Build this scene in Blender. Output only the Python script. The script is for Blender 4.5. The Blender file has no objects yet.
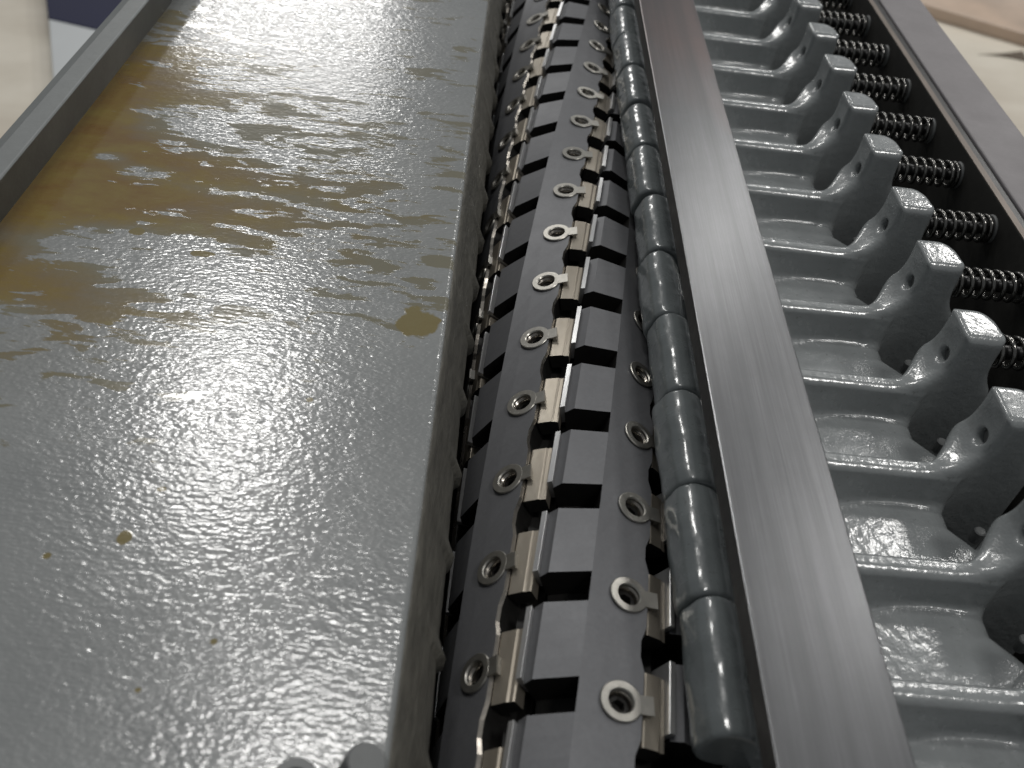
import bpy, math, random
import numpy as np
from mathutils import Matrix, Vector
random.seed(7)
rng = np.random.RandomState(11)
sc = bpy.context.scene
MM = 0.001
CAMZ = 1100.0            # camera height above the floor in mm; the bed lies 900 mm above the floor

# ------------------------------------------------------------------ camera
cd = bpy.data.cameras.new('camera')
cam = bpy.data.objects.new('camera', cd)
sc.collection.objects.link(cam)
sc.camera = cam
R = ((0.9937, 0.0316, 0.1071), (-0.0994, 0.6872, 0.7197), (-0.0509, -0.7258, 0.6860))
cam.matrix_world = Matrix.Translation((0, 0, CAMZ*MM)) @ Matrix(R).transposed().normalized().to_4x4()
cd.sensor_width = 36.0
cd.lens = 920.0/1024*36
cd.clip_start = 0.01
cd.clip_end = 60
cd.dof.use_dof = True
cd.dof.focus_distance = 0.34
cd.dof.aperture_fstop = 15

# ------------------------------------------------------------------ light of the workshop
w = bpy.data.worlds.new('World')
sc.world = w
w.use_nodes = True
w.node_tree.nodes['Background'].inputs[0].default_value = (0.93, 0.97, 1.0, 1)
w.node_tree.nodes['Background'].inputs[1].default_value = 0.17

def lamp(name, x, y, z, sx, sy, power, col=(1.0, 0.985, 0.955)):
    ld = bpy.data.lights.new(name, 'AREA')
    ld.shape = 'RECTANGLE'; ld.size = sx; ld.size_y = sy
    ld.energy = power; ld.color = col
    o = bpy.data.objects.new(name, ld)
    o.location = (x*MM, y*MM, CAMZ*MM + z*MM)
    sc.collection.objects.link(o)
    return o
lamp('ceiling_lamp', -1600, 6900, 2400, 1.5, 0.9, 85)
lamp('ceiling_lamp', -960, 2650, 2400, 0.45, 0.6, 24)
lamp('ceiling_lamp', -330, 1080, 2400, 0.5, 0.28, 13)
lamp('ceiling_lamp', 1900, 2250, 2400, 0.28, 0.42, 12)
lamp('ceiling_lamp', 1150, -250, 2400, 0.4, 0.4, 20)
lamp('ceiling_lamp', 1330, 4300, 2400, 0.35, 0.45, 17)
lamp('ceiling_lamp', 3000, 4300, 2400, 0.8, 0.8, 60)

sc.view_settings.view_transform = 'Standard'
sc.view_settings.look = 'None'
sc.view_settings.exposure = 0.0
sc.view_settings.gamma = 1.0
sc.view_settings.use_curve_mapping = False

# ------------------------------------------------------------------ materials
class NT:
    def __init__(s, name):
        s.m = bpy.data.materials.new(name); s.m.use_nodes = True
        s.t = s.m.node_tree; s.p = s.t.nodes['Principled BSDF']
    def n(s, typ, **kw):
        o = s.t.nodes.new(typ)
        for k, v in kw.items():
            if k.startswith('i_'):
                o.inputs[int(k[2:])].default_value = v
            else: setattr(o, k, v)
        return o
    def l(s, a, b): s.t.links.new(a, b)
    def coords(s, sx, sy, sz, rot=0.0):
        tc = s.n('ShaderNodeTexCoord'); mp = s.n('ShaderNodeMapping')
        mp.inputs['Scale'].default_value = (sx, sy, sz)
        mp.inputs['Rotation'].default_value = (0, 0, rot)
        s.l(tc.outputs['Object'], mp.inputs['Vector'])
        return mp.outputs[0]
    def noise(s, vec, scale, detail=3, rough=.5, dist=0.0):
        o = s.n('ShaderNodeTexNoise')
        o.inputs['Scale'].default_value = scale; o.inputs['Detail'].default_value = detail
        o.inputs['Roughness'].default_value = rough; o.inputs['Distortion'].default_value = dist
        s.l(vec, o.inputs['Vector'])
        return o.outputs['Fac']
    def ramp(s, fac, stops):
        o = s.n('ShaderNodeValToRGB'); e = o.color_ramp.elements
        while len(e) < len(stops): e.new(0.5)
        for k, (p, c) in enumerate(stops):
            e[k].position = p
            e[k].color = (c, c, c, 1) if not isinstance(c, tuple) else (*c, 1)
        s.l(fac, o.inputs[0])
        return o.outputs[0]
    def math(s, op, a, b=None, clamp=False):
        o = s.n('ShaderNodeMath', operation=op); o.use_clamp = clamp
        for i, v in enumerate((a, b)):
            if v is None: continue
            if isinstance(v, (int, float)): o.inputs[i].default_value = v
            else: s.l(v, o.inputs[i])
        return o.outputs[0]
    def mix(s, fac, a, b):
        o = s.n('ShaderNodeMix', data_type='RGBA')
        for i, v in ((0, fac), (6, a), (7, b)):
            if isinstance(v, (int, float)): o.inputs[i].default_value = v
            elif isinstance(v, tuple): o.inputs[i].default_value = (*v, 1)
            else: s.l(v, o.inputs[i])
        return o.outputs[2]
    def bump(s, h, strength, dist, prev=None):
        o = s.n('ShaderNodeBump'); o.inputs['Strength'].default_value = strength
        o.inputs['Distance'].default_value = dist
        s.l(h, o.inputs['Height'])
        if prev is not None: s.l(prev, o.inputs['Normal'])
        return o.outputs[0]

def simple(name, col, rough, metal=0.0, var=0.12, nscale=400, bump=0.0, bscale=900, coat=0.0, stretch=(1, 1, 1), rvar=0.1, bdist=0.0002, darks=None):
    t = NT(name)
    v = t.coords(*stretch)
    n = t.noise(v, nscale, 5, .6)
    a = tuple(c*(1-var) for c in col); b = tuple(min(1, c*(1+var)) for c in col)
    c_ = t.mix(t.ramp(n, [(.3, 0.), (.7, 1.)]), a, b)
    n2 = t.noise(v, nscale*.13, 4, .55)
    c_ = t.mix(t.ramp(n2, [(.35, 0.), (.7, .5)]), c_, darks or tuple(c*(1-2*var) for c in col))
    t.l(c_, t.p.inputs['Base Color'])
    r = t.math('ADD', t.math('MULTIPLY', t.math('SUBTRACT', n2, .5), rvar*2), rough)
    t.l(r, t.p.inputs['Roughness'])
    t.p.inputs['Metallic'].default_value = metal
    if coat:
        t.p.inputs['Coat Weight'].default_value = coat
        t.p.inputs['Coat Roughness'].default_value = 0.12
    if bump:
        nb = t.noise(v, bscale, 3, .5)
        t.l(t.bump(nb, bump, bdist), t.p.inputs['Normal'])
    return t.m

def paint_material(name, col, rough=.3, bs=1.0):
    """glossy grey machine enamel sprayed over rough casting"""
    t = NT(name)
    v = t.coords(1, 1, 1)
    n = t.noise(v, 60, 5, .6)
    c_ = t.mix(t.ramp(n, [(.3, 0.), (.72, 1.)]), tuple(c*.86 for c in col), tuple(c*1.12 for c in col))
    sp = t.noise(v, 500, 2, .5)
    c_ = t.mix(t.ramp(sp, [(.68, 0.), (.76, .45)]), c_, (.06, .06, .055))
    t.l(c_, t.p.inputs['Base Color'])
    t.l(t.math('ADD', t.math('MULTIPLY', n, .25), rough-.12), t.p.inputs['Roughness'])
    b1 = t.bump(t.noise(v, 330, 2.5, .5), .35*bs, .0005)
    b2 = t.bump(t.noise(v, 1000, 2, .5), .3*bs, .00022, b1)
    t.l(b2, t.p.inputs['Normal'])
    t.p.inputs['Coat Weight'].default_value = .7
    t.p.inputs['Coat Roughness'].default_value = .09
    t.l(b1, t.p.inputs['Coat Normal'])
    return t.m

ISL = [(-128, 350, 26, 16, .85), (-90, 335, 30, 12, .5), (-128, 262, 38, 15, .95), (-85, 250, 34, 12, .6), (-148, 318, 9, 5, .9), (-132, 310, 12, 5, .9), (-100, 303, 40, 5, .4), (-150, 218, 14, 8, .8), (-70, 90, 130, 75, .75), (-10, 180, 60, 40, .5)]
def bed_material():
    t = NT('wet_oily_bed')
    tc = t.n('ShaderNodeTexCoord'); P = tc.outputs['Object']
    sep = t.n('ShaderNodeSeparateXYZ'); t.l(P, sep.inputs[0])
    X = t.math('MULTIPLY', sep.outputs[0], 1000.); Y = t.math('MULTIPLY', sep.outputs[1], 1000.)
    def gauss(cx, cy, rx, ry):
        dx = t.math('DIVIDE', t.math('SUBTRACT', X, float(cx)), float(rx))
        dy = t.math('DIVIDE', t.math('SUBTRACT', Y, float(cy)), float(ry))
        d = t.math('ADD', t.math('MULTIPLY', dx, dx), t.math('MULTIPLY', dy, dy))
        return t.math('POWER', 2.718, t.math('MULTIPLY', d, -1.))
    # streaky film pattern, drawn out across the bed
    vs = t.coords(19, 78, 10, .16)
    s1 = t.noise(vs, 1.0, 7, .62, .7)
    vb = t.coords(34, 60, 10, -.12)
    s2 = t.noise(vb, 1.3, 4, .6, .4)
    s3 = t.noise(t.coords(48, 165, 10, .10), 1.0, 4, .6, .5)
    zone = t.math('ADD', gauss(-172, 300, 74, 95), t.math('MULTIPLY', gauss(-172, 390, 50, 90), .55))
    zone = t.math('ADD', zone, t.math('MULTIPLY', gauss(-85, 300, 90, 75), .50))
    zone = t.math('ADD', zone, t.math('MULTIPLY', gauss(-140, 215, 60, 40), .25))
    for cx, cy, rx, ry, am in ISL:
        zone = t.math('SUBTRACT', zone, t.math('MULTIPLY', gauss(cx, cy, rx, ry), am))
    base = t.math('ADD', t.math('MULTIPLY', s3, .46), t.math('ADD', t.math('MULTIPLY', s1, .42), t.math('MULTIPLY', s2, .16)))
    f = t.math('ADD', base, t.math('MULTIPLY', zone, .155))
    film = t.ramp(f, [(.580, 0.), (.598, 1.)])
    # the separate round drop by the lip and small specks
    wob = t.math('MULTIPLY', t.math('SUBTRACT', t.noise(t.coords(1, 1, 1), 130, 3, .5), .5), 1.3)
    def blob(cx, cy, rx, ry, lo=.55):
        g = t.math('ADD', gauss(cx, cy, rx, ry), t.math('MULTIPLY', wob, .75))
        return t.ramp(g, [(lo, 0.), (lo+.1, 1.)])
    drops = None
    for c in [(-17.5, 237, 9.5, 10.5), (-104, 277, 6, 3.6), (-121, 271, 4.5, 3.2), (-96, 262, 6, 2.6), (-82.5, 140.5, 2.7, 3.6),
              (-99, 133, 1.3, 1.3), (-52.8, 113.5, 1.1, 1.1), (-46, 196, 1.5, 1.5), (-114, 221, 2.3, 1.6), (-78, 157, 1.9, 1.3), (-66, 100, 1., .9)]:
        b = blob(*c)
        drops = b if drops is None else t.math('MAXIMUM', drops, b)
    # amber tone: thick near the left rail, thin to the right
    amber_n = t.noise(t.coords(38, 64, 10), 1.0, 6, .62)
    thick = t.math('ADD', t.math('MULTIPLY', zone, .75), t.math('MULTIPLY', t.math('SUBTRACT', amber_n, .5), 1.1))
    thick = t.ramp(thick, [(.22, .05), (.45, .45), (.75, 1.)])
    paint = t.mix(t.ramp(t.noise(t.coords(1, 1, 1), 25, 5, .6), [(.3, 0.), (.7, 1.)]), (.192, .200, .200), (.232, .240, .238))
    ambc = t.mix(t.ramp(amber_n, [(.35, 0.), (.62, 1.)]), (.145, .065, .003), (.185, .125, .015))
    filmc = t.mix(thick, (.165, .157, .116), ambc)
    dropc = t.mix(amber_n, (.15, .11, .035), (.20, .175, .085))
    col = t.mix(film, paint, filmc)
    # an olive cast soaks the rest of the wet zone
    col = t.mix(t.math('MULTIPLY', t.math('MINIMUM', zone, 1.), .16), col, (.185, .172, .115))
    col = t.mix(drops, col, dropc)
    t.l(col, t.p.inputs['Base Color'])
    wet = t.math('MAXIMUM', film, drops)
    rr = t.ramp(wet, [(0., .24), (1., .16)])
    t.l(rr, t.p.inputs['Roughness'])
    # orange peel, smoothed out where the oil stands
    fine = t.noise(t.coords(.65, 1.25, 1), 740, 1.2, .5)
    mid = t.noise(t.coords(.55, 1.3, 1), 250, 1.5, .5)
    pe = t.math('ADD', t.math('MULTIPLY', fine, .72), t.math('MULTIPLY', mid, .85))
    keep = t.math('SUBTRACT', 1., t.math('MULTIPLY', wet, .72))
    b1 = t.bump(t.math('MULTIPLY', pe, keep), 1.0, .00021)
    b2 = t.bump(wet, .35, .0005, b1)
    t.l(b2, t.p.inputs['Normal'])
    t.p.inputs['Coat Weight'].default_value = 1.0
    cr = t.ramp(t.noise(t.coords(1, 1.4, 1), 16, 5, .65), [(.35, .05), (.68, .17)])
    t.l(t.mix(wet, cr, (.05, .05, .05)), t.p.inputs['Coat Roughness'])
    t.l(b2, t.p.inputs['Coat Normal'])
    return t.m

def brushed(name, col, rough, along=(60, .7, 60), tint=None):
    t = NT(name)
    v = t.coords(*along)
    n = t.noise(v, 30, 6, .65)
    big = t.noise(t.coords(9, 3, 9), 2, 4, .6)
    c_ = t.mix(t.ramp(n, [(.3, 0.), (.7, 1.)]), tuple(c*.84 for c in col), tuple(min(1, c*1.12) for c in col))
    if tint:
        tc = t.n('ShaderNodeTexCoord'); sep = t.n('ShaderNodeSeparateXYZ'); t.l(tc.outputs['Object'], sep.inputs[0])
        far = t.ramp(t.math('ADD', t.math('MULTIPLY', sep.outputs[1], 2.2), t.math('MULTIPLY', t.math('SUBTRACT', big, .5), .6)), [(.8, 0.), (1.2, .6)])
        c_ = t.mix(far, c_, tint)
    st = t.ramp(t.noise(t.coords(170, 2.2, 170), 1.0, 4, .6, .2), [(.40, 0.), (.70, .55)])
    c_ = t.mix(st, c_, tuple(c*.62 for c in col))
    # fine scratches and dull smudges
    sm = t.ramp(t.noise(t.coords(1, .5, 1), 55, 6, .7), [(.42, 0.), (.75, .5)])
    c_ = t.mix(sm, c_, tuple(c*.72 for c in col))
    t.l(c_, t.p.inputs['Base Color'])
    t.l(t.math('ADD', t.math('MULTIPLY', n, .08), rough-.04), t.p.inputs['Roughness'])
    t.p.inputs['Metallic'].default_value = .9
    t.l(t.bump(n, .25, .0001), t.p.inputs['Normal'])
    return t.m

M = {}
M['bed'] = bed_material()
M['paint'] = paint_material('grey_enamel', (.25, .265, .268), .24, 1.15)
M['nosepaint'] = paint_material('worn_grey_enamel', (.155, .172, .175), .27, .45)
M['railpaint'] = simple('rail_enamel', (.17, .18, .18), .45, 0, .07, 300, .25, 700)
M['railshade'] = simple('shade_dark_enamel', (.075, .075, .065), .5, 0, .15, 200, .3, 500)  # inner face of the left rail, its shade put into the enamel colour
M['lipcast'] = simple('bare_casting', (.105, .10, .085), .6, .15, .3, 260, .9, 420, stretch=(1, .35, 1), bdist=.0007)
M['purple'] = simple('satin_grey_enamel', (.19, .176, .182), .55, 0, .05, 500, .25, 900)
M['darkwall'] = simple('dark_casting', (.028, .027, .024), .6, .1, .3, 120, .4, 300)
M['edgestrip'] = simple('bare_steel_edge', (.19, .155, .13), .5, .4, .25, 200, .2, 500, stretch=(1, .15, 1))
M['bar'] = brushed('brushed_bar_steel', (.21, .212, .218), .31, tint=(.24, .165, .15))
M['barside'] = simple('bar_side_scale', (.085, .082, .078), .55, .4, .25, 250, .5, 400)
M['head'] = simple('cutterhead_steel', (.145, .147, .155), .52, .35, .07, 700, .12, 1100, rvar=.05)
M['gullet'] = simple('recess_shade_steel', (.016, .015, .014), .5, .3, .25, 300, .3, 500)  # shade inside gullets, notches and holes put into a near-black colour
M['brass'] = simple('nickel_ring', (.42, .405, .37), .36, .9, .1, 500, .15, 900)
M['wedge'] = simple('tan_plated_wedge', (.35, .325, .28), .42, .75, .16, 170, .15, 600, stretch=(1, .3, 1), darks=(.24, .18, .12))
M['knife'] = simple('ground_knife_steel', (.62, .62, .62), .34, .8, .05, 300, .1, 900, stretch=(1, .2, 1))
M['screw'] = simple('black_oxide_screw', (.07, .068, .065), .35, .8, .2, 500, .2, 800)
M['sleeve'] = simple('thread_steel', (.40, .37, .33), .28, .95, .15, 500)
M['coil'] = simple('oiled_spring_steel', (.20, .195, .185), .2, .95, .2, 400, .1, 600)
M['black'] = simple('blackened_rod', (.03, .03, .03), .4, .5, .2, 200)
M['capsteel'] = simple('zinc_screw_head', (.15, .155, .155), .5, .3, .1, 260, .2, 600)
M['navy'] = simple('navy_enamel', (.010, .012, .042), .75, 0, .06, 8)
M['palegrey'] = simple('pale_grey_enamel', (.50, .52, .53), .45, 0, .04, 6)
M['board'] = simple('scuffed_brown_board', (.50, .36, .26), .5, 0, .2, 5, .2, 10, darks=(.34, .36, .36))

def floor_material():
    t = NT('sealed_concrete')
    v = t.coords(1, 1, 1)
    n = t.noise(v, 5, 6, .6, .3)
    c_ = t.mix(t.ramp(n, [(.3, 0.), (.7, 1.)]), (.62, .57, .48), (.72, .67, .58))
    n2 = t.noise(t.coords(.4, 1, 1), 2.1, 5, .6)
    c_ = t.mix(t.ramp(n2, [(.42, 0.), (.6, .75)]), c_, (.50, .44, .36))
    t.l(c_, t.p.inputs['Base Color'])
    t.p.inputs['Roughness'].default_value = .35
    t.l(t.bump(n, .2, .003), t.p.inputs['Normal'])
    return t.m
M['floor'] = floor_material()
M['scrap'] = simple('brown_paper_strip', (.10, .075, .05), .7, 0, .2, 20)

# ------------------------------------------------------------------ mesh helpers (all in mm, converted on build)
class MB:
    def __init__(s): s.v = []; s.f = []; s.mi = []
    def add(s, vs, fs, mi=0):
        o = len(s.v); s.v += [tuple(p) for p in vs]; s.f += [tuple(i+o for i in f) for f in fs]; s.mi += [mi]*len(fs)
    def box(s, x0, x1, y0, y1, z0, z1, mi=0):
        vs = [(x, y, z) for x in (x0, x1) for y in (y0, y1) for z in (z0, z1)]
        s.add(vs, [(0, 1, 3, 2), (4, 6, 7, 5), (0, 4, 5, 1), (2, 3, 7, 6), (0, 2, 6, 4), (1, 5, 7, 3)], mi)
    def lathe(s, prof, seg=32, axis='z', c=(0, 0, 0), mi=0, closed=False):
        n = len(prof); vs = []
        for k in range(seg):
            a = 2*math.pi*k/seg
            for r, h in prof:
                p = (r*math.cos(a), r*math.sin(a), h)
                if axis == 'x': p = (p[2], p[0], p[1])
                if axis == 'y': p = (p[1], p[2], p[0])
                vs.append((p[0]+c[0], p[1]+c[1], p[2]+c[2]))
        fs = []
        for k in range(seg):
            k2 = (k+1) % seg
            for i in range(n if closed else n-1):
                j = (i+1) % n
                fs.append((k*n+i, k2*n+i, k2*n+j, k*n+j))
        s.add(vs, fs, mi)
    def build(s, name, mats, parent=None, smooth=False, bevel=0.0, seg=2, auto=None):
        me = bpy.data.meshes.new(name)
        me.from_pydata([(x*MM, y*MM, z*MM) for x, y, z in s.v], [], s.f)
        for m_ in (mats if isinstance(mats, (list, tuple)) else [mats]): me.materials.append(m_)
        me.polygons.foreach_set('material_index', s.mi)
        if smooth: me.polygons.foreach_set('use_smooth', [True]*len(s.f))
        me.validate(); me.update()
        o = bpy.data.objects.new(name, me); sc.collection.objects.link(o)
        if parent is not None: o.parent = parent
        if bevel:
            b = o.modifiers.new('bevel', 'BEVEL'); b.width = bevel*MM; b.segments = seg; b.limit_method = 'ANGLE'; b.angle_limit = math.radians(32)
            b.harden_normals = False
        if auto:
            me.polygons.foreach_set('use_smooth', [True]*len(s.f))
            me.set_sharp_from_angle(angle=math.radians(auto))
        return o

def tag(o, label, cat, group=None, kind=None):
    if label: o['label'] = label
    if cat: o['category'] = cat
    if group: o['group'] = group
    if kind: o['kind'] = kind
    return o
def empty(name, x, y, z):
    o = bpy.data.objects.new(name, None); o.empty_display_size = .01
    o.location = (x*MM, y*MM, z*MM); sc.collection.objects.link(o); return o
def copy_tree(o, parent=None):
    c = o.copy(); sc.collection.objects.link(c); c.parent = parent
    for ch in list(o.children): copy_tree(ch, c)
    return c

def surface_nets(f, lo, hi, h):
    """smooth closed mesh of the zero level of the distance function f, in mm"""
    xs = [np.arange(lo[i], hi[i]+h, h) for i in range(3)]
    Xg, Yg, Zg = np.meshgrid(*xs, indexing='ij')
    D = f(Xg, Yg, Zg)
    S = D < 0
    nx, ny, nz = D.shape
    cell = np.zeros((nx-1, ny-1, nz-1), int)
    acc = np.zeros((nx-1, ny-1, nz-1, 3)); cnt = np.zeros((nx-1, ny-1, nz-1))
    corners = [(a, b, c) for a in (0, 1) for b in (0, 1) for c in (0, 1)]
    def sl(a, b, c): return (slice(a, nx-1+a), slice(b, ny-1+b), slice(c, nz-1+c))
    for p in corners:
        for ax in range(3):
            if p[ax] == 0:
                q = list(p); q[ax] = 1; q = tuple(q)
                d0 = D[sl(*p)]; d1 = D[sl(*q)]
                m = (d0 < 0) != (d1 < 0)
                t = np.where(m, d0/np.where(m, d0-d1, 1), 0)
                for i in range(3):
                    acc[..., i] += np.where(m, p[i] + (t if i == ax else 0), 0)
                cnt += m
    act = cnt > 0
    ids = -np.ones(act.shape, int); ids[act] = np.arange(act.sum())
    idx = np.argwhere(act)
    V = (acc[act]/cnt[act][:, None] + idx)*h + np.array([x[0] for x in xs])
    F = []
    for ax in range(3):
        o1, o2 = [(1, 2), (2, 0), (0, 1)][ax]
        A = [slice(None)]*3; B = [slice(None)]*3
        A[ax] = slice(0, -1); B[ax] = slice(1, None)
        s0 = S[tuple(A)]; s1 = S[tuple(B)]
        e = np.argwhere(s0 != s1)
        e = e[(e[:, o1] > 0) & (e[:, o2] > 0) & (e[:, o1] < D.shape[o1]-1) & (e[:, o2] < D.shape[o2]-1)]
        flip = s1[tuple(e.T)]
        def g(d1, d2):
            c = e.copy(); c[:, o1] += d1; c[:, o2] += d2
            return ids[tuple(c.T)]
        q = np.stack([g(-1, -1), g(0, -1), g(0, 0), g(-1, 0)], 1)
        q[flip] = q[flip][:, ::-1]
        F.append(q)
    F = np.concatenate(F)
    return V, F[(F >= 0).all(1)]

def net_object(name, f, lo, hi, h, mat, parent=None):
    V, F = surface_nets(f, lo, hi, h)
    me = bpy.data.meshes.new(name)
    me.from_pydata((V*MM).tolist(), [], F.tolist())
    me.materials.append(mat)
    me.polygons.foreach_set('use_smooth', [True]*len(F))
    me.update()
    o = bpy.data.objects.new(name, me); sc.collection.objects.link(o)
    if parent is not None: o.parent = parent
    return o
def rbox(x, y, z, x0, x1, y0, y1, z0, z1, r):
    qx = abs(x-(x0+x1)/2)-(x1-x0)/2+r; qy = abs(y-(y0+y1)/2)-(y1-y0)/2+r; qz = abs(z-(z0+z1)/2)-(z1-z0)/2+r
    return np.sqrt(np.maximum(qx, 0)**2+np.maximum(qy, 0)**2+np.maximum(qz, 0)**2)+np.minimum(np.maximum(qx, np.maximum(qy, qz)), 0)-r
def smin(a, b, k):
    h = np.maximum(k-abs(a-b), 0)/k
    return np.minimum(a, b)-h*h*k*.25
def smax(a, b, k): return -smin(-a, -b, k)

BEDZ = CAMZ-200.0
Z = lambda h: CAMZ-h         # height of something h mm below the camera

# ------------------------------------------------------------------ setting
mb = MB(); mb.add([(-9000, -4000, 0), (9000, -4000, 0), (9000, 14000, 0), (-9000, 14000, 0)], [(0, 1, 2, 3)])
tag(mb.build('floor', M['floor']), None, None, kind='structure')

# ------------------------------------------------------------------ table with its lip beside the cutterhead
Y0, Y1 = 20.0, 720.0
PC = 32.769
bedroot = empty('planer_table', -90, 300, BEDZ)
tag(bedroot, 'wide grey painted planer table, wet and stained with amber oil', 'machine table')
def rel(o, root):
    o.parent = root; o.matrix_parent_inverse = Matrix.Identity(4)
    o.location = -root.location
    return o
mb = MB()
mb.box(-172, -8.2, Y0, Y1, BEDZ-12, BEDZ)
rel(mb.build('table_plate', M['bed'], bevel=1.5, seg=4), bedroot)
# lip: swept casting with a scalloped lower edge
mb = MB()
ys = np.arange(Y0, Y1+.01, 1.6)
prof = [(-14, 201.2), (-8.6, 200.8), (-7.6, 201.6), (-6.6, 204), (-4.6, 210), (-2.4, 217), (-0.8, 223), (-.2, 226), (-.8, 232), (-4, 236), (-14, 238)]
vs = []
for i, y in enumerate(ys):
    u = ((y-128.6)/PC) % 1.0
    tooth = max(0.0, 1-u/.20) if u < .2 else max(0.0, (u-.965)/.035)
    g = tooth*2.6
    wv = math.sin(y*.021)*.25+math.sin(y*.13)*.1
    for j, (x, h) in enumerate(prof):
        t_ = [0, 0, 0, 0, .05, .2, .7, 1, 1, .4, 0][j]
        vs.append((x+g*t_+wv*(j > 3)+rng.uniform(-.05, .05)*(2 < j < 9), y, Z(h)))
n = len(prof)
fs = [(i*n+j, i*n+j+1, (i+1)*n+j+1, (i+1)*n+j) for i in range(len(ys)-1) for j in range(n-1)]
fs = [f[::-1] for f in fs]
mb.add(vs, fs)
rel(mb.build('cast_lip', M['lipcast'], smooth=True), bedroot)

# left side rail
mb = MB()
pr = [(-168.2, 204), (-165.6, 185.4), (-166.2, 184.9), (-173.8, 185.0), (-178.6, 187.0), (-180.5, 190), (-181, 300), (-168.2, 300)]
vs = [(x, y, Z(h)) for y in (Y0-10, Y1) for x, h in pr]; n = len(pr)
mb.add(vs, [(j, (j+1) % n, n+(j+1) % n, n+j) for j in range(n)]+[tuple(range(n))[::-1], tuple(range(n, 2*n))])
o = mb.build('side_rail', [M['railpaint'], M['railshade']], bevel=.35)
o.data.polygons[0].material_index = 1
tag(o, 'dark grey painted rail along the left edge of the oily table', 'rail')

# ------------------------------------------------------------------ base casting under everything
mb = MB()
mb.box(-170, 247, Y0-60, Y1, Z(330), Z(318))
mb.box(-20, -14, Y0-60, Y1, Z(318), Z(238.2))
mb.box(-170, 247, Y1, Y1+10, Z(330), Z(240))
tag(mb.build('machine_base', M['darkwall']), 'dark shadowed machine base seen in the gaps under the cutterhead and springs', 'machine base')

# right frame rail
rr = empty('frame_rail', 230, 300, Z(260))
tag(rr, 'smooth dark mauve-grey frame rail with a dark groove, right of the springs', 'rail')
mb = MB(); mb.box(219.6, 247, Y0, Y1, Z(317), Z(185))
rel(mb.build('rail_body', M['purple'], bevel=.8), rr)
mb = MB(); mb.box(215.4, 219.4, Y0, Y1, Z(317), Z(186.2))
rel(mb.build('groove_floor', M['black']), rr)
mb = MB(); mb.box(212.2, 215.2, Y0, Y1, Z(317), Z(185.5), 0)
o = rel(mb.build('inner_wall', [M['darkwall'], M['edgestrip']], bevel=.25), rr)  # wall turned from the light, its shade put into the dark colour
mb = MB(); mb.box(212.3, 215.1, Y0, Y1, Z(185.48), Z(185.1))
rel(mb.build('edge_strip', M['edgestrip']), rr)

# steel bar
mb = MB(); mb.box(73.3, 104.4, Y0, Y1, Z(193.5), Z(185))
o = mb.build('flat_steel_bar', [M['bar'], M['barside']], bevel=.45)
for p in o.data.polygons:
    if abs(p.normal.x) > .9 or p.normal.z < -.9: p.material_index = 1
tag(o, 'long flat brushed steel bar running between the grey fingers and their springs', 'steel bar')

# ------------------------------------------------------------------ cutterhead
X0, H0, RH = 42.10, 257.0, 41.02
A0, KK = -0.3283, 0.003156      # angle of a row at Y = 300 mm, and its twist per mm
YA = 127.9
SH = -0.3735                    # stagger of neighbouring rows, in pitches
def phi(j, y): return A0+j*math.pi/3+KK*(y-300)
head = empty('cutterhead', X0, 300, Z(H0))
tag(head, 'long dark steel spiral cutterhead with rows of knives and ringed screws', 'cutterhead')
D = math.radians
def chord(a0, r0, a1, r1, a):
    """radius at angle a on the straight line joining two polar points"""
    x0_, y0_ = r0*math.sin(D(a0)), r0*math.cos(D(a0)); x1_, y1_ = r1*math.sin(D(a1)), r1*math.cos(D(a1))
    s_, c_ = math.sin(D(a)), math.cos(D(a))
    den = (x1_-x0_)*c_-(y1_-y0_)*s_
    return (x1_*y0_-x0_*y1_)/-den if False else (y0_*(x1_-x0_)-x0_*(y1_-y0_))/den
LA0, LR0, LA1, LR1 = -16.0, 41.7, 8.2, 41.25
YS, YE = 40.0, 720.0
body = MB()
def polar(a_deg, r, y, j):
    a = D(a_deg)+phi(j, y)
    return (r*math.sin(a), y-300, r*math.cos(a))
def quad(j, a0, r0, a1, r1, y0, y1, mi=0):
    nseg = max(1, int(abs(a1-a0)/7)) if mi else 1
    body.add([polar(a0, r0, y0, j), polar(a1, r1, y0, j), polar(a1, r1, y1, j), polar(a0, r0, y1, j)], [(0, 1, 2, 3)], mi)
HOLE = 3.7
landr = lambda a: chord(LA0, LR0, LA1, LR1, a)
TA0, TR0, TA1, TR1 = 26.8, 41.35, 44.0, 41.7      # tooth facet
BR = 39.3                                         # back of the knife
GR = 30.0
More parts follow.
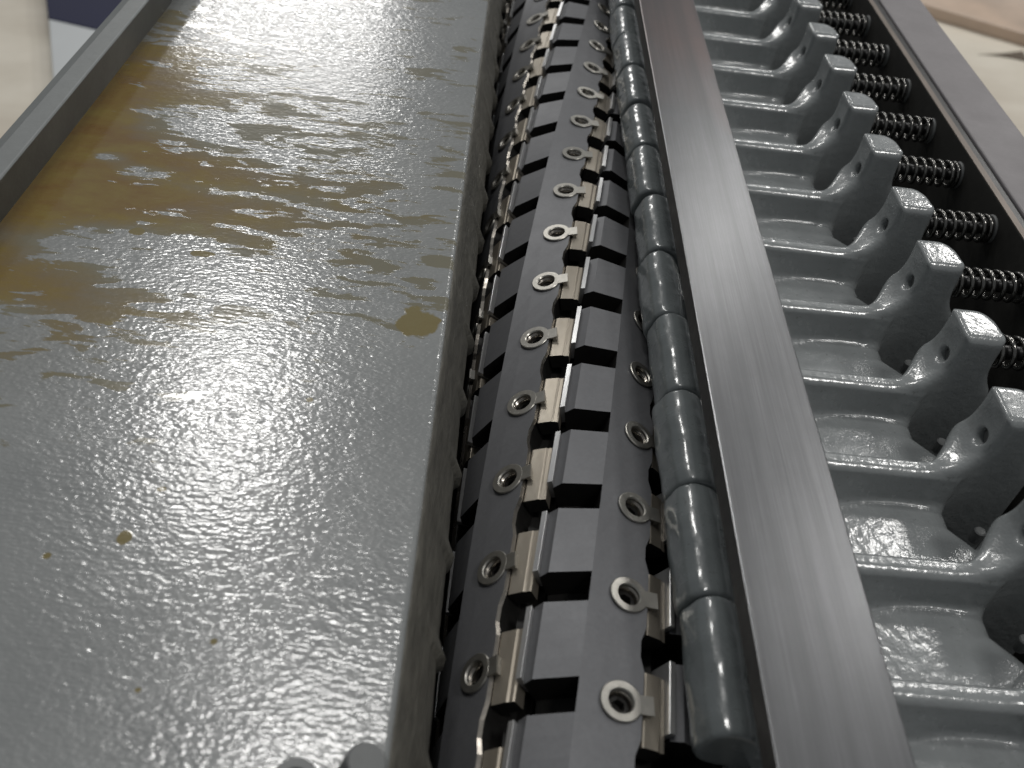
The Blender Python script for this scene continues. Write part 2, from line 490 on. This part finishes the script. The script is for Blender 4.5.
for j in range(6):
    y00 = YA+j*SH*PC
    n0 = int(math.floor((YS-y00)/PC)); n1 = int(math.ceil((YE-y00)/PC))
    for n in range(n0, n1+1):
        yc = y00+n*PC
        ya, yb = yc-.5*PC, yc+.5*PC
        # land with a drilled hole for the screw
        p0, p1 = yc-5.2, yc+5.2
        a_l, a_r = -7.4, 6.4
        quad(j, LA0, LR0, a_l, landr(a_l), ya, p0); quad(j, LA0, LR0, a_l, landr(a_l), p0, p1); quad(j, LA0, LR0, a_l, landr(a_l), p1, yb)
        quad(j, a_l, landr(a_l), a_r, landr(a_r), ya, p0); quad(j, a_l, landr(a_l), a_r, landr(a_r), p1, yb)
        # patch with circular hole
        base_phi = phi(j, yc)
        N = 24; ring = []; sq = []
        for k in range(N):
            t = 2*math.pi*k/N
            ct, st = math.cos(t), math.sin(t)
            u = HOLE*ct; v_ = HOLE*st
            ad = math.degrees(math.atan2(u, RH))
            ring.append(polar(ad-math.degrees(KK*v_), landr(ad), yc+v_, j))
            m_ = max(abs(ct), abs(st)); cu, sv = ct/m_, st/m_
            sa = (a_l+a_r)/2+cu*(a_r-a_l)/2
            sq.append(polar(sa, landr(sa), yc+sv*5.2, j))
        body.add(ring+sq, [(k, (k+1) % N, N+(k+1) % N, N+k) for k in range(N)])
        bot = []
        for k, p in enumerate(ring):
            nx, nz = math.sin(base_phi), math.cos(base_phi)
            bot.append((p[0]-7*nx, p[1], p[2]-7*nz))
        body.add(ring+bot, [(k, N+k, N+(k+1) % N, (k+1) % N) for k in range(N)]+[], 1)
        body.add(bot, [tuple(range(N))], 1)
        # right strip of the land with a scalloped edge, gullet wall below it
        M_ = 14; prev = None
        for k in range(M_+1):
            v = -.5+k/M_
            y = yc+v*PC
            s_ = min(1, max(0, (abs(v)-.30)/.12)); s_ = s_*s_*(3-2*s_)
            cur = (y, 8.2-1.9*s_)
            if prev:
                (ya_, aa), (yb_, ab) = prev, cur
                body.add([polar(a_r-.01, landr(a_r), ya_, j), polar(aa, landr(aa), ya_, j), polar(ab, landr(ab), yb_, j), polar(a_r-.01, landr(a_r), yb_, j)], [(0, 1, 2, 3)])
                ra = landr(aa); rb = landr(ab)
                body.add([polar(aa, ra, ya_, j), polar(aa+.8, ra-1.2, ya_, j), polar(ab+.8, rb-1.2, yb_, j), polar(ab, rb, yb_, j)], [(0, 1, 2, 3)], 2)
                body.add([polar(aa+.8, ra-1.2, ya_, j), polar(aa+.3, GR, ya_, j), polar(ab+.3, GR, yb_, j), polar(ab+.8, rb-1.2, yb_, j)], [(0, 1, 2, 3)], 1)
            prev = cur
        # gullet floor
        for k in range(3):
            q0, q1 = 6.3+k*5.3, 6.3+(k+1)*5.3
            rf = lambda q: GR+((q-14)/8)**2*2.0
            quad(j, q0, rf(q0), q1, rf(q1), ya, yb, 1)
        # tooth and notch behind the knife
        for k in (-1, 0, 1):
            pass
        t0, t1 = yc-.20*PC, yc+.50*PC        # tooth
        m0, m1 = t1, t0+PC                   # notch
        K0 = 22.2
        rt = lambda q: chord(TA0, TR0, TA1, TR1, q)
        ts = [t0+(t1-t0)*k/4 for k in range(5)]
        for ya_, yb_ in zip(ts[:-1], ts[1:]):
            quad(j, K0, BR, TA0, TR0, ya_, yb_)
            quad(j, TA0, TR0, TA1, TR1, ya_, yb_)
            quad(j, K0, GR-1, K0+.01, BR, ya_, yb_, 1)
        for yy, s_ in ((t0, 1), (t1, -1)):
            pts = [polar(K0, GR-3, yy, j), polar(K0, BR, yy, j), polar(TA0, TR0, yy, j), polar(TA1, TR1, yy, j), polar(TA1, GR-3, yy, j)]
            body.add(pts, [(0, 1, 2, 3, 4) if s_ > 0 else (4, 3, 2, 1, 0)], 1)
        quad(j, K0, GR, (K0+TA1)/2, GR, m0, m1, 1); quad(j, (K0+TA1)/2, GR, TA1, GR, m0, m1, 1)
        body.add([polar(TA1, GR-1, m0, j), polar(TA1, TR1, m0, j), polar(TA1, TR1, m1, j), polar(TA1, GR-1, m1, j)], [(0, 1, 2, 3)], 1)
body.build('head_body', [M['head'], M['gullet'], M['sleeve']], head)

# one knife, one wedge, one ring with its screw, built at angle 0 about the head axis
def spoly(a, r, y): 
    ang = D(a)+KK*y
    return (r*math.sin(ang), y, r*math.cos(ang))
def strip(mb, outline, y0, y1, nseg=4, mi=0, cap=None):
    n = len(outline)
    vs = []
    for k in range(nseg+1):
        y = y0+(y1-y0)*k/nseg
        vs += [spoly(a, r, y) for a, r in outline]
    fs = [(k*n+i, (k+1)*n+i, (k+1)*n+(i+1) % n, k*n+(i+1) % n) for k in range(nseg) for i in range(n)]
    mb.add(vs, fs, mi)
    mb.add(vs, [tuple(range(n)), tuple(range(nseg*n, nseg*n+n))[::-1]], mi if cap is None else cap)
mb = MB(); strip(mb, [(19.9, 33.6), (19.8, 41.2), (22.2, 41.5), (22.1, 33.6)], -.17*PC, .48*PC)
knife = mb.build('knife', M['knife'], head, bevel=.12, seg=1)
mb = MB(); strip(mb, [(9.6, 34.3), (9.3, 39.9), (9.9, 40.2), (16.4, 40.0), (17.3, 39.6), (18.9, 39.6), (19.7, 39.3), (19.75, 34.3)], -.33*PC, .31*PC, cap=1)
wedge = mb.build('clamp_wedge', [M['wedge'], M['gullet']], head, bevel=.2, seg=2)  # end faces painted near black to stand for their shade
mb = MB()
r0 = 40.95
mb.lathe([(3.25, -.6), (3.3, .1), (3.65, .5), (5.5, .5), (5.7, .3), (5.7, -.1)], 40)
vs = mb.v; mb.v = [(x, y, z+r0+.05) for x, y, z in vs]
mb.box(4.4, 8.7, -2.9, 2.3, r0-.1, r0+.5)
mb.box(6.9, 8.2, -2.8, 2.2, r0-1.6, r0+.1)
ring = mb.build('screw_ring', M['brass'], head, auto=18)
mb = MB()
mb.lathe([(3.66, 0), (3.35, -.3), (3.6, -.65), (3.3, -1.0), (3.58, -1.35), (3.3, -1.7), (3.5, -2.1), (3.3, -2.5), (3.3, -4)], 32, c=(0, 0, r0), mi=1)
hexp = [(1.75/math.cos(((k*15+30) % 60-30)*math.pi/180), k*15) for k in range(24)]
outer = [(2.9*math.cos(D(a)), 2.9*math.sin(D(a)), r0-2.7) for _, a in hexp]
outer2 = [(3.2*math.cos(D(a)), 3.2*math.sin(D(a)), r0-3.1) for _, a in hexp]
inn = [(r_*math.cos(D(a)), r_*math.sin(D(a)), r0-2.7) for r_, a in hexp]
inb = [(p[0], p[1], r0-5.2) for p in inn]
allv = outer2+outer+inn+inb
fs = []
for b in range(3):
    fs += [(b*24+k, b*24+(k+1) % 24, (b+1)*24+(k+1) % 24, (b+1)*24+k) for k in range(24)]
fs += [tuple(range(72, 96))]
mb.add(allv, fs, 0)
screw = mb.build('socket_screw', [M['screw'], M['sleeve']], ring, auto=35)
first = True
for j in range(6):
    y00 = YA+j*SH*PC
    for n in range(-3, 19):
        yc = y00+n*PC
        if not 50 < yc < 640: continue
        a = phi(j, yc); ad = (math.degrees(a)+180) % 360-180
        vis = []
        if -88 < ad < 62: vis.append(ring)
        if -95 < ad < 68: vis += [wedge]
        if -112 < ad < 62: vis += [knife]
        for src in vis:
            if not src.get('used'):
                o = src; src['used'] = 1
            else: o = copy_tree(src, head)
            o.rotation_euler = (0, a, 0); o.location = (0, (yc-300)*MM, 0)
for o in sc.objects:
    if o.name.startswith('socket_screw'): o.rotation_euler = (0, 0, random.uniform(0, 1.05))
for o in sc.objects:
    if 'used' in o: del o['used']

# ------------------------------------------------------------------ pressure fingers
def finger_sdf(x, y, z):
    H = CAMZ-z                                   # depth below camera
    zz = -H
    bump = 0
    def box2(x0, x1, z0, z1):
        qx = abs(x-(x0+x1)/2)-(x1-x0)/2; qz = abs(zz-(z0+z1)/2)-(z1-z0)/2
        return np.sqrt(np.maximum(qx, 0)**2+np.maximum(qz, 0)**2)+np.minimum(np.maximum(qx, qz), 0)
    arm2 = box2(82, 175, -262, -208.6)
    post2 = smin(box2(166.8, 181.2, -270, -185), box2(168, 184.5, -270, -210), 11)
    ell = smin(arm2, post2, 17)
    ell = smax(ell, 82-x, .1)
    t = np.clip((x-158+np.clip(zz+209, 0, 12)*.5)/13, 0, 1); t = t*t*(3-2*t)
    yfr = -2.5+2.5*t; t2 = np.clip((x-152+np.clip(zz+209, 0, 12)*.4)/15, 0, 1); ybk = 4.4+13.6*t2*t2*(3-2*t2)
    mid = np.maximum(yfr-y, (y-ybk)*(1-.42*np.sin(np.pi*t2)))
    lower = np.maximum(zz+214, -262-zz)
    body_ = smax(ell, mid, 3.0)
    body_ = smax(body_, (zz+185-y+1.9)*.7, .7)
    body_ = smax(body_, ((x-181.2)+(y-18)*.5+1.4)*.88-np.clip(-200-zz, 0, 30)*.3, 5)
    back = rbox(x, y, zz, 82, 160, 0, 6.6, -240, -214.0, 1.5)
    body_ = smin(body_, back, 2.5)
    pad = rbox(x, y, zz, 82, 172, -32.8, 1.0, -236, -221.8+0*x, 1.2)
    crown = (x-132)/46
    pad = pad+np.clip(crown*crown, 0, 3)*.5
    cut = (x-(161.5+np.clip(-12-y, 0, 30)*.95))*.75
    pad = smax(pad, cut, 5)
    # drafted front wall, leaning out towards the pad
    yf = -3.0-7.2*np.clip((146-x)/30, 0, 1.6)**2-1.0*np.clip((x-148)/6, 0, 1)**2+7*np.clip((x-155)/16, 0, 1)**2
    dr = np.clip((-210.5-zz)/11.5, 0, 1.25)
    wall = np.maximum(np.maximum(-(y-(-2+(yf+2)*dr))*.85, y-1.0), np.maximum(zz+211.0, x-161))
    body_ = smin(body_, wall, 2.5)
    body_ = smin(body_, pad, 2.0)
    # screw hole through the post
    hole = np.sqrt((y-6.8)**2+(zz+198.3)**2)-2.7
    body_ = smax(body_, -np.maximum(hole, 150-x), .5)
    # clean top of the post and of the ridge keep their plane
    return body_
def nose_sdf(x, y, z):
    zz = -(CAMZ-z)
    u = x-74.6; v = zz+214.4
    ca, sa = math.cos(.35), math.sin(.35)
    uu = u*ca-v*sa; vv = u*sa+v*ca
    t_ = (y+17.8)/39.6
    bulge = .55*np.sin(np.clip(t_, 0, 1)*math.pi)**.5+.05*np.sin(y*.83)+.12*np.sin(y*.31+v*.5+2)
    b = rbox(uu, 0*y, vv, -8.6, 5.5, -50, 50, -8.2, 8.2, 6.2)-bulge
    b2 = rbox(x, 0*y, zz, 76, 95, -50, 50, -226, -215.5, 2)
    b = smin(b, b2, 3)
    return smax(b, np.maximum(-17.9-y, y-21.9), 1.1)

fing = empty('pressure_finger', 120, 320.5, Z(262))
arm = net_object('finger_arm', finger_sdf, (80, -36, Z(264)), (188, 21, Z(182)), .85, M['paint'])
arm.data.transform(Matrix.Translation((-120*MM, 0, -Z(262)*MM))); arm.parent = fing
nose = net_object('finger_nose', nose_sdf, (60, -21, Z(232)), (98, 25, Z(198)), .8, M['nosepaint'])
nose.data.transform(Matrix.Translation((-75*MM, -2*MM, -Z(215)*MM)))
nose.parent = fing; nose.location = ((75-120)*MM, 2*MM, (Z(215)-Z(262))*MM)
mb = MB()
mb.lathe([(0, 0), (1.5, 0), (1.9, -.4), (1.9, -5)], 20, axis='z', c=(170.5-120, -12.5, Z(222)-Z(262)))
b_ = mb.build('stop_screw', M['capsteel'], fing, auto=35)
mb = MB()
mb.lathe([(0, 0), (2.0, 0), (2.55, .6), (2.55, 9)], 20, axis='x', c=(168-120, 6.8, Z(198.3)-Z(262)))
mb.build('post_screw', M['capsteel'], fing, auto=35)

# spring behind each finger
spr = empty('compression_spring', 195, 329.5, Z(195))
def tube(path, r, seg=8):
    mb = MB(); P = np.array(path); n = len(P)
    T = np.gradient(P, axis=0); T /= np.linalg.norm(T, axis=1)[:, None]
    ref = np.array([1., 0, 0])
    vs = []
    for p, t in zip(P, T):
        a = np.cross(t, ref); a /= np.linalg.norm(a); b = np.cross(t, a)
        for k in range(seg):
            an = 2*math.pi*k/seg
            vs.append(tuple(p+r*(a*math.cos(an)+b*math.sin(an))))
    mb.add(vs, [(i*seg+k, i*seg+(k+1) % seg, (i+1)*seg+(k+1) % seg, (i+1)*seg+k) for i in range(n-1) for k in range(seg)]+[tuple(range(seg))[::-1], tuple(range((n-1)*seg, n*seg))])
    return mb
turns = 8.0; pth = []
for k in range(int(turns*26)+1):
    t = k/26; a = 2*math.pi*t
    # closed end coils
    xx = -14.2+27.4*(t/turns)
    if t < 1: xx = -14.2+1.9*t
    elif t > turns-1: xx = 13.2-1.9*(turns-t)
    else: xx = -12.3+23.6*((t-1)/(turns-2))
    pth.append((xx, 5.4*math.cos(a), 5.4*math.sin(a)))
tube(pth, .88).build('coil', M['coil'], spr, smooth=True)
mb = MB(); mb.lathe([(0, -15.5), (2.6, -15.5), (2.6, 15), (0, 15)], 16, axis='x'); mb.build('guide_rod', M['black'], spr, auto=35)
mb = MB(); mb.lathe([(2.6, 13.9), (5.6, 13.9), (6.1, 14.4), (6.1, 16.0), (5.2, 16.9), (0, 16.9)], 28, axis='x'); mb.build('end_washer', M['capsteel'], spr, auto=35)
mb = MB(); mb.lathe([(0, -16.2), (5.2, -16.2), (5.2, -15.1), (2.6, -15.1)], 24, axis='x'); mb.build('collar', M['capsteel'], spr, auto=35)

ords = ['nearest', 'second', 'third', 'fourth', 'fifth', 'sixth', 'seventh', 'eighth', 'ninth', 'tenth', 'eleventh', 'twelfth', 'thirteenth', 'fourteenth']
OFF = {7: .8, 8: 1.5, 9: 5, 10: 6.5, 11: 8.7, 12: 10, 13: 11, 14: 12, 15: 13, 16: 14}
def FY(n): return .5+40*n+OFF.get(n, .3)
FF = list(range(3, 17))
srcf, srcs = fing, spr
for i, n in enumerate(FF):
    yf = FY(n)
    fo = srcf if i == 0 else copy_tree(srcf)
    fo.location = (120*MM, yf*MM, Z(262)*MM)
    r1 = random.Random(n)
    fo.rotation_euler = (r1.uniform(-.004, .004), r1.uniform(-.012, .012), r1.uniform(-.006, .006))
    for c in fo.children:
        if c.name.startswith('finger_nose'):
            c.rotation_euler = (r1.uniform(-.006, .006), r1.uniform(-.09, .09), r1.uniform(-.018, .018))
            c.location.x += r1.uniform(-.5, .5)*MM; c.location.z += r1.uniform(-.5, .5)*MM
            c.scale = (1+r1.uniform(-.05, .05), 1.0, 1+r1.uniform(-.05, .05))
    if i == 0: lab = 'glossy grey cast pressure finger, the one nearest the viewer at the bottom edge'
    elif i == len(FF)-1: lab = 'glossy grey cast pressure finger, the farthest one at the top edge'
    else: lab = 'glossy grey cast pressure finger, %s counted up from the bottom edge' % ords[i]
    tag(fo, lab, 'pressure finger', 'cast pressure fingers in a row under the steel bar')
SS = list(range(6, 17))
for i, n in enumerate(SS):
    so = srcs if i == 0 else copy_tree(srcs)
    so.location = (196.4*MM, (FY(n)+8.5)*MM, Z(196.3)*MM); so.scale = (1.07, 1, 1)
    so.rotation_euler = (random.uniform(-3, 3), 0, random.uniform(-.02, .02))
    if i == 0: lab = 'dark coil spring behind a grey finger, nearest one, cut by the right edge'
    elif i == len(SS)-1: lab = 'dark coil spring behind a grey finger, farthest one at the top edge'
    else: lab = 'dark coil spring behind a grey finger, %s counted up from the right edge' % ords[i]
    tag(so, lab, 'spring', 'coil springs between the fingers and the frame rail')

# ------------------------------------------------------------------ screws at the near end of the table
mb = MB()
mb.lathe([(0, 13.0), (3.9, 13.0), (4.35, 12.5), (4.4, -4)], 40)
o = mb.build('cap_screw', M['capsteel'], auto=35); o.location = (-16.0*MM, 82.0*MM, BEDZ*MM); o.rotation_euler = (-.04, .30, 0)
tag(o, 'plain round screw head standing at the near corner of the oily table', 'screw')
mb = MB()
mb.lathe([(5.1, -.3), (5.1, 4.4), (4.6, 5.0), (2.9, 5.0), (2.6, 4.7), (2.6, 1.5), (0, 1.5)], 40)
o = mb.build('socket_screw_head', M['capsteel'], auto=35); o.location = (-27.0*MM, 80.6*MM, BEDZ*MM)
tag(o, 'round screw head with a dark centre hole, cut by the bottom edge', 'screw')

# ------------------------------------------------------------------ things on the floor beyond
def prism(poly, z0, z1):
    mb = MB(); n = len(poly)
    vs = [(x, y, z) for z in (z0, z1) for x, y in poly]
    mb.add(vs, [(k, (k+1) % n, n+(k+1) % n, n+k) for k in range(n)]+[tuple(range(n))[::-1], tuple(range(n, 2*n))])
    return mb
cab = empty('floor_cabinet', 0, 0, 0)
tag(cab, 'low pale grey cabinet with navy blue end on the floor beyond the left rail', 'cabinet')
prism([(-870, 1650), (-500, 1550), (-614, 2133), (-1012, 2263), (-1142, 2294)], 0, 40).build('pale_panel', M['palegrey'], cab, bevel=3)
prism([(-1142, 2292), (-1012, 2261), (-612, 2131), (-612, 3000), (-1450, 3000)], 0, 43).build('navy_panel', M['navy'], cab, bevel=3)
o = prism([(1260, 3272), (1850, 2950), (2600, 4200), (1400, 4800)], 0, 40).build('floor_board', M['board'], bevel=6)
tag(o, 'blurred scuffed brown board lying on the pale floor beyond the right rail', 'board')
mb = MB()
n = 8; vs = []
for k in range(n+1):
    t = k/n
    for e in (0, 1):
        x = 1524+(1683-1524)*t; y = 2901+(2945-2901)*t-e*55*t**2
        for th in (0, 1.5): vs.append((x, y, 1+12*t*t*(1-e)+th))
fs = []
for k in range(n):
    a = k*4; b = a+4
    fs += [(a, b, b+2, a+2), (a+1, a+3, b+3, b+1), (a, a+1, b+1, b), (a+2, b+2, b+3, a+3)]
fs += [(0, 2, 3, 1), (4*n, 4*n+1, 4*n+3, 4*n+2)]
mb.add(vs, fs)
o = mb.build('torn_strip', M['scrap'])
tag(o, 'thin dark torn strip curling up from the pale floor at the right', 'scrap')
